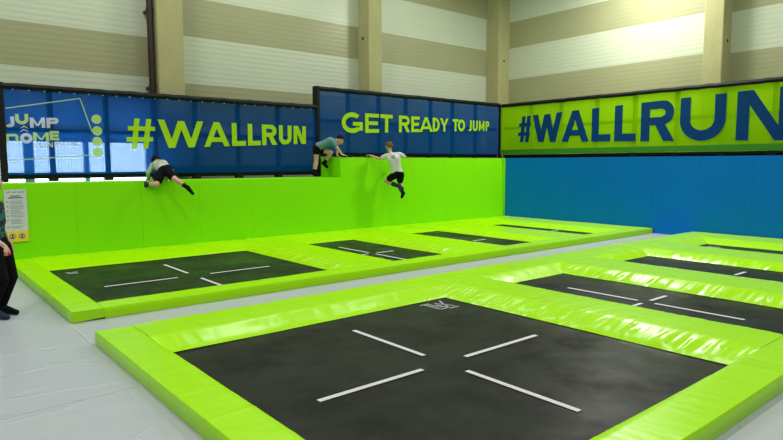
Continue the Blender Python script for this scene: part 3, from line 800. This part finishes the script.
M_DARKP = pattern_mat('dark_patterned_top', (.008, .012, .022), (.02, .13, .13), 16)

def remeshed(name, bm, m, parent, voxel, smooth_it=2):
    """fuse overlapping volumes to one continuous skin"""
    o = obj(name, bm, m, parent, smooth=True)
    md = o.modifiers.new('fuse', 'REMESH'); md.mode = 'VOXEL'; md.voxel_size = voxel; md.use_smooth_shade = True
    ms = o.modifiers.new('soften', 'SMOOTH'); ms.factor = .5; ms.iterations = smooth_it
    dg = bpy.context.evaluated_depsgraph_get(); dg.update()
    me = bpy.data.meshes.new_from_object(o.evaluated_get(dg)); o.modifiers.clear(); old = o.data; o.data = me; bpy.data.meshes.remove(old)
    me.name = name
    return o
def V(*a): return Vector(a)
def figure(label, group, origin, J, k, looks, clothes, hair, hairlong=False, grip=(.35, .35), build=1.0):
    """J: joint dict in world metres. k: size factor (1 = 1.40 m child)."""
    root = empty('person', origin, label, 'person', group)
    bm = BM()
    r = lambda v: v*k*build
    pel, chest, neck, head = J['pelvis'], J['chest'], J['neck'], J['head']
    # side vector of shoulders and hips
    ss = (J['shR']-J['shL']).normalized(); hs = (J['hpR']-J['hpL']).normalized()
    waist = (pel*.55+chest*.45)
    for a, b, ra, rb in ((pel-hs*r(.035), waist-ss*r(.02), .088, .072), (pel+hs*r(.035), waist+ss*r(.02), .088, .072),
                         (waist-ss*r(.02), chest-ss*r(.045), .072, .082), (waist+ss*r(.02), chest+ss*r(.045), .072, .082),
                         (chest, neck, .070, .042), (J['shL'], J['shR'], .045, .045), (chest, J['shL'], .065, .045), (chest, J['shR'], .065, .045)):
        capsule(bm, a, b, r(ra), r(rb))
    hd = (head-neck); capsule(bm, neck, neck+hd*.6, r(.040), r(.040))
    for s in 'LR':
        capsule(bm, J['sh'+s], J['el'+s], r(.040), r(.031)); capsule(bm, J['el'+s], J['wr'+s], r(.032), r(.021))
        capsule(bm, J['hp'+s], J['kn'+s], r(.072), r(.048)); 
        kn, an, toe = J['kn'+s], J['an'+s], J['toe'+s]
        calf = kn.lerp(an, .32); capsule(bm, kn, calf, r(.047), r(.050)); capsule(bm, calf, an, r(.050), r(.030))
        d = (toe-an); heel = an + (an-kn).normalized()*r(.045) - d.normalized()*r(.03)
        capsule(bm, an, heel, r(.030), r(.030)); capsule(bm, heel, toe, r(.030), r(.022)); capsule(bm, an, toe, r(.028), r(.020))
        # hand: palm and five fingers
        hdv, pn = J['hd'+s]       # pointing direction, palm normal
        hdv = hdv.normalized(); pn = (pn - hdv*pn.dot(hdv)).normalized(); sd = hdv.cross(pn) * (1 if s == 'R' else -1)
        w = J['wr'+s]; pc = w + hdv*r(.045)
        capsule(bm, w, pc-sd*r(.014), r(.019), r(.015)); capsule(bm, w, pc+sd*r(.014), r(.019), r(.015)); capsule(bm, w, pc, r(.019), r(.016))
        cu = grip[0 if s == 'L' else 1]
        for i, (off, L) in enumerate(((.026, .058), (.009, .066), (-.009, .062), (-.025, .048))):
            p = w + hdv*r(.058) + sd*r(off); d_ = (hdv + sd*off*3).normalized(); ang = cu*.6
            for q in range(3):
                seg_l = L*(.45, .32, .23)[q]; nd = (d_*cos(ang) + pn*sin(ang)); p2 = p + nd*r(seg_l)
                capsule(bm, p, p2, r(.0092-.0008*q), r(.0088-.0008*q), n=8); p = p2; ang += cu*1.2
        p = w + hdv*r(.015) + sd*r(.018); t1 = p + (hdv*.6+sd*.75+pn*.25).normalized()*r(.034); t2 = t1 + (hdv*.9+sd*.25+pn*.35).normalized()*r(.026)
        capsule(bm, p, t1, r(.012), r(.0105), n=8); capsule(bm, t1, t2, r(.0105), r(.0085), n=8)
    # head
    up, fw = J['up'].normalized(), J['face']; fw = (fw-up*fw.dot(up)).normalized(); rt = fw.cross(up)
    R = Matrix((rt, fw, up)).transposed(); H = lambda x, y, z: head + (rt*x + fw*y + up*z)*k
    ellip(bm, H(0, -.008, .018), (.074*k, .090*k, .086*k), R, 20, 14)
    ellip(bm, H(0, .022, -.038), (.052*k, .058*k, .062*k), R); ellip(bm, H(0, .055, -.085), (.024*k, .022*k, .018*k), R)
    capsule(bm, H(0, .082, .012), H(0, .098, -.020), .008*k, .013*k, 8)
    for sx in (-1, 1):
        ellip(bm, H(sx*.076, -.005, -.004), (.010*k, .020*k, .029*k), R, 10, 8); ellip(bm, H(sx*.028, .079, .022), (.020*k, .010*k, .006*k), R, 8, 6)
    body = remeshed('body', bm, looks, root, .0062*k)
    for sx in (-1, 1):
        b2 = BM(); ellip(b2, H(sx*.030, .078, .004), (.013*k, .007*k, .008*k), R, 10, 8); e = obj('eye', b2, M_EYE, root, smooth=True)
        b2 = BM(); ellip(b2, H(sx*.030, .084, .004), (.0065*k, .003*k, .0065*k), R, 10, 8); obj('iris', b2, M_IRIS, e, smooth=True)
    b2 = BM(); ellip(b2, H(0, .084, -.052), (.022*k, .007*k, .006*k), R, 10, 8); obj('mouth', b2, M_LIP, root, smooth=True)
    # hair: cap over the skull, open at the face
    b2 = BM(); bmesh.ops.create_uvsphere(b2, u_segments=40, v_segments=26, radius=1)
    kill = []
    for v in b2.verts:
        c = v.co.copy(); lim = -.25 if not hairlong else -.75
        if (c.y > .28 and c.z < .42+.25*(c.y-.3)) or c.z < lim - (.25 if c.y < -.3 else 0) or (abs(c.x) > .75 and c.z < -.05 and c.y > -.15): kill.append(v)
        q = 1 + .05*noise.noise(c*9+V(k, 3, 1)) + .03*noise.noise(c*22)
        v.co = H(c.x*.091*q, -.012+c.y*.108*q, .026+c.z*.101*q)
    bmesh.ops.delete(b2, geom=kill, context='VERTS')
    ho = obj('hair', b2, hair, root, smooth=True); so = ho.modifiers.new('thick', 'SOLIDIFY'); so.thickness = .012*k; so.offset = -1
    # clothing
    for name, segs, m, vox in clothes(J, k*build, waist, hs, ss):
        b2 = BM()
        for a, b, ra, rb in segs: capsule(b2, a, b, ra*k*build, rb*k*build, 16)
        remeshed(name, b2, m, root, vox*k, 3)
    return root
def shirt_segs(J, k, waist, hs, ss, sleeve=.62, low=.25):
    r = k; pel, chest, neck = J['pelvis'], J['chest'], J['neck']; hem = pel.lerp(waist, low)
    S = [(hem-hs*.040*r, waist-ss*.028*r, .092, .084), (hem+hs*.040*r, waist+ss*.028*r, .092, .084), (waist-ss*.028*r, chest-ss*.052*r, .084, .092), (waist+ss*.028*r, chest+ss*.052*r, .084, .092),
         (chest, chest.lerp(neck, .75), .082, .052), (J['shL'], J['shR'], .054, .054), (chest, J['shL'], .075, .054), (chest, J['shR'], .075, .054)]
    for s in 'LR':
        if sleeve <= 1: S.append((J['sh'+s], J['sh'+s].lerp(J['el'+s], sleeve), .053, .053))
        else: S += [(J['sh'+s], J['el'+s], .052, .042), (J['el'+s], J['el'+s].lerp(J['wr'+s], .85), .042, .033)]
    return S
def shorts_segs(J, k, waist, hs, ss, L=.65, w0=.100, w1=.074):
    pel = J['pelvis']; S = [(pel-hs*.035*k, pel.lerp(waist, .5)-hs*.03*k, w0, .086), (pel+hs*.035*k, pel.lerp(waist, .5)+hs*.03*k, w0, .086)]
    for s in 'LR': S.append((J['hp'+s], J['hp'+s].lerp(J['kn'+s], L), .084, w1))
    return S
def sock_segs(J, s, up=.5):
    kn, an, toe = J['kn'+s], J['an'+s], J['toe'+s]
    heel = an + (an-kn).normalized()*.045 - (toe-an).normalized()*.03
    return [(an.lerp(kn, up), an, .052 if up > .35 else .042, .036), (an, heel, .037, .037), (heel, toe, .038, .030), (an, toe, .036, .028)]

# child in white t-shirt, jumping in front of the wall, seen from behind
imr = V(.767, -.641, 0); away = V(.641, .767, 0); UP = V(0, 0, 1)
def rel(base, a, b, z): return base + imr*a + away*b + UP*z   # a to the right, b away from the camera, z up
o3 = V(-4.25, -.62, 0) - V(.767, -.641, 0)*.15
J3 = dict(head=rel(o3, -.165, .05, 1.975), neck=rel(o3, -.135, .01, 1.845), chest=rel(o3, -.055, -.02, 1.70), pelvis=rel(o3, .03, .01, 1.36),
    shL=rel(o3, -.205, .02, 1.775), elL=rel(o3, -.37, .08, 1.70), wrL=rel(o3, -.56, .13, 1.77),
    shR=rel(o3, .075, .0, 1.80), elR=rel(o3, .21, .14, 1.74), wrR=rel(o3, .15, .33, 1.80),
    hpL=rel(o3, -.035, .02, 1.33), knL=rel(o3, -.24, .20, 1.19), anL=rel(o3, .06, .06, 1.07), toeL=rel(o3, .11, .02, .96),
    hpR=rel(o3, .10, .0, 1.33), knR=rel(o3, .08, .15, 1.12), anR=rel(o3, .15, .02, .93), toeR=rel(o3, .13, .08, .82),
    up=V(0, 0, 1)+imr*-.15, face=away*.8-imr*.75, hdL=(-imr+UP*.25, V(0, 0, -1)), hdR=(away, V(0, 0, -1)))
def cl3(J, k, w, hs, ss):
    return [('t_shirt', shirt_segs(J, k, w, hs, ss, .6, .05), M_TEE_W, .008), ('shorts', shorts_segs(J, k, w, hs, ss, .55), M_SHORT, .008),
            ('sock', sock_segs(J, 'L', .45), M_SOCKB, .007), ('sock', sock_segs(J, 'R', .5), M_SOCK, .007)]
p3 = figure('child in a white printed t-shirt jumping mid-air in front of the green wall', None, (o3.x, o3.y, .82), J3, .95, M_SKIN, cl3, M_HAIR1, build=1.12)
# print on the back and white stripe on shorts
bm = BM()
def backpt(u, v): # u right, v up from the chest; lies on the back, toward the camera
    c = J3['chest']; a = ((J3['neck']-J3['pelvis']).normalized()); s = (J3['shR']-J3['shL']).normalized(); nrm = s.cross(a).normalized()
    if nrm.dot(away) > 0: nrm = -nrm
    return c + s*u + a*v + nrm*(.092 - .25*u*u)
for v0, txt, us in ((.055, 'JUMP', .018), (.015, 'TEAM'[:0] or 'JUMP', 0)):
    pass
def btext(txt, u0, u1, v0, v1):
    n = len(txt); cw = (u1-u0)/n
    for i, ch in enumerate(txt):
        if ch != ' ': put(bm, glyph(ch, cw*.82, v1-v0, (v1-v0)*.24), lambda u, v, i=i: backpt(u0+cw*i+u, v0+v))
btext('JUMP', -.055, .055, .055, .09); btext('DOME', -.07, .07, .01, .045)
o = obj('shirt_print', bm, M_INK, p3); o['label'] = 'dark two-line print on the back'
bm = BM(); a, b = J3['hpL'], J3['hpL'].lerp(J3['knL'], .55); sdv = (-imr*.35-away*.7+UP*.45).normalized()
capsule(bm, a+sdv*.078, b+sdv*.072, .008, .008, 8); obj('shorts_stripe', bm, M_TEE_W, p3)

# child in teal t-shirt climbing from the low wall to the high wall
o2 = V(-5.97, .42, 0)
J2 = dict(head=rel(o2, .585, .03, 2.115), neck=rel(o2, .50, .03, 2.10), chest=rel(o2, .37, .03, 2.09), pelvis=rel(o2, .085, .02, 1.96),
    shL=rel(o2, .43, .14, 2.08), elL=rel(o2, .50, .20, 1.95), wrL=rel(o2, .50, .16, 1.79),
    shR=rel(o2, .43, -.10, 2.08), elR=rel(o2, .53, -.12, 1.95), wrR=rel(o2, .63, -.08, 1.80),
    hpL=rel(o2, .09, .09, 1.93), knL=rel(o2, .37, .10, 1.84), anL=rel(o2, .22, .16, 1.62), toeL=rel(o2, .27, .18, 1.52),
    hpR=rel(o2, .07, -.05, 1.93), knR=rel(o2, .055, -.04, 1.66), anR=rel(o2, .01, -.04, 1.40), toeR=rel(o2, .08, -.02, 1.335),
    up=imr*.75+UP*.6, face=imr*.75-UP*.75-away*.1, hdL=(V(.5, 0, -.5), V(0, 0, -1)), hdR=(imr*.9-UP*.25, V(0, 0, -1)))
def cl2(J, k, w, hs, ss):
    return [('t_shirt', shirt_segs(J, k, w, hs, ss, .6, .1), M_TEE_T, .008), ('shorts', shorts_segs(J, k, w, hs, ss, .30, .094, .078), M_SHORT, .008),
            ('sock', sock_segs(J, 'R', .22), M_SOCK, .007), ('sock', sock_segs(J, 'L', .22), M_SOCK, .007)]
figure('child in a teal t-shirt and black shorts climbing up the step of the green wall', None, (o2.x, o2.y, 1.3), J2, .92, M_SKIN, cl2, M_HAIR2, grip=(.1, .1), build=1.14)

# child bending over the low wall, legs hanging
o1 = V(-9.43, -.02, 0)
J1 = dict(head=rel(o1, -.22, .20, 1.64), neck=rel(o1, -.19, .15, 1.61), chest=rel(o1, -.12, .09, 1.58), pelvis=rel(o1, .015, -.02, 1.485),
    shL=rel(o1, -.235, .05, 1.57), elL=rel(o1, -.31, .02, 1.44), wrL=rel(o1, -.33, .06, 1.375),
    shR=rel(o1, -.05, .14, 1.60), elR=rel(o1, .06, .18, 1.47), wrR=rel(o1, .0, .10, 1.375),
    hpL=rel(o1, -.045, -.08, 1.43), knL=rel(o1, -.06, -.26, 1.235), anL=rel(o1, -.25, -.22, 1.235), toeL=rel(o1, -.34, -.21, 1.12),
    hpR=rel(o1, .09, -.07, 1.46), knR=rel(o1, .26, -.22, 1.325), anR=rel(o1, .45, -.20, 1.19), toeR=rel(o1, .55, -.18, 1.07),
    up=V(0, 0, 1)*.6-imr*.6+away*.4, face=away*.9-imr*.4-UP*.4, hdL=(V(0, .4, -.7), V(.2, -.9, 0)), hdR=(V(0, .6, -.6), V(0, 0, -1)))
def cl1(J, k, w, hs, ss):
    return [('long_sleeved_top', shirt_segs(J, k, w, hs, ss, 1.5, .15), M_CAMO, .008), ('shorts', shorts_segs(J, k, w, hs, ss, .62, .108, .080), M_SHORT, .008),
            ('sock', sock_segs(J, 'L', .28), M_SOCKB, .007), ('sock', sock_segs(J, 'R', .28), M_SOCK, .007)]
figure('child in black shorts bending over the low green wall with both legs dangling', None, (o1.x, o1.y, 1.05), J1, .88, M_SKIN, cl1, M_HAIR2, grip=(.2, .2), build=1.12)

# person at the left edge, in profile, facing right
o4 = V(-12.56, -3.50, 0)
J4 = dict(head=rel(o4, 0.145, 0, 1.40), neck=rel(o4, 0.095, 0, 1.245), chest=rel(o4, 0.110, 0, 1.09), pelvis=rel(o4, 0.145, 0, .76),
    shL=rel(o4, 0.095, -.15, 1.17), elL=rel(o4, 0.175, -.22, .92), wrL=rel(o4, 0.380, -.22, .775),
    shR=rel(o4, 0.095, .15, 1.17), elR=rel(o4, 0.075, .20, .92), wrR=rel(o4, 0.175, .19, .73),
    hpL=rel(o4, 0.155, -.075, .73), knL=rel(o4, 0.240, -.09, .41), anL=rel(o4, 0.110, -.09, .085), toeL=rel(o4, 0.295, -.13, .028),
    hpR=rel(o4, 0.155, .075, .73), knR=rel(o4, 0.220, .09, .41), anR=rel(o4, 0.100, .09, .085), toeR=rel(o4, 0.265, .07, .028),
    up=V(0, 0, 1), face=imr, hdL=(imr*.55-UP*.9, -away*.2-imr), hdR=(-UP, -away))
def cl4(J, k, w, hs, ss):
    leg = []
    pel = J['pelvis']
    S = [(pel-hs*.03*k, pel.lerp(w, .6)-hs*.03*k, .100, .085), (pel+hs*.03*k, pel.lerp(w, .6)+hs*.03*k, .100, .085)]
    for s in 'LR': S += [(J['hp'+s], J['kn'+s], .088, .066), (J['kn'+s], J['an'+s].lerp(J['kn'+s], .12), .066, .046)]
    return [('patterned_top', shirt_segs(J, k, w, hs, ss, .75, .15), M_DARKP, .008), ('trousers', S, M_SHORT, .008),
            ('sock', sock_segs(J, 'L', .15), M_SOCKB, .007), ('sock', sock_segs(J, 'R', .15), M_SOCK, .007)]
p4 = figure('person in a dark patterned top and black trousers standing at the left edge', None, (o4.x, o4.y, 0), J4, 1.0, M_SKIN, cl4, M_HAIR1, hairlong=True, grip=(.9, .3))
hd = J4['hdL'][0].normalized(); g = J4['wrL']+hd*.080+imr*-.015-UP*.0
bm = BM(); ellip(bm, g, (.024, .040, .024)); tag(obj('red_ball', bm, mat('red_rubber', (.55, .015, .02), .4), smooth=True), 'small red object held in the hand of the person at the left edge', 'ball')

# ------------------------------------------------------------------ ceiling lamps
ld = bpy.data.lights.new('hall_light', 'AREA'); ld.shape = 'RECTANGLE'; ld.size = 1.2; ld.size_y = .5; ld.color = LAMP_COL
bm = BM(); box(bm, -.68, .68, -.33, .33, .03, .15, bev=.02); lamp0 = None
for i, (x, y, pw, LAMP_Z) in enumerate(LAMPS):
    if i == 0:
        for v in bm.verts: v.co += Vector((x, y, LAMP_Z))
        L0 = obj('hall_lamp', bm, M_LAMP); lamp0 = L0; L = L0
        bm2 = BM(); tube(bm2, (x, y, LAMP_Z+.14), (x, y, LAMP_Z+1.05), .015, n=8); rod = obj('hanging_rod', bm2, M_LAMP, L0)
    else:
        L = lamp0.copy(); link(L); L.location = lamp0.location + Vector((x-LAMPS[0][0], y-LAMPS[0][1], LAMP_Z-LAMPS[0][3]))
        c = rod.copy(); link(c); c.parent = L
    tag(L, 'grey box lamp hanging from the hall ceiling', 'lamp', 'lamps hanging from the hall ceiling')
    dd = ld.copy(); dd.energy = pw; lo = bpy.data.objects.new('lamp_light', dd); link(lo); lo.location = (x, y, LAMP_Z)
for o in bpy.data.objects:
    if '_org' in o: del o['_org']
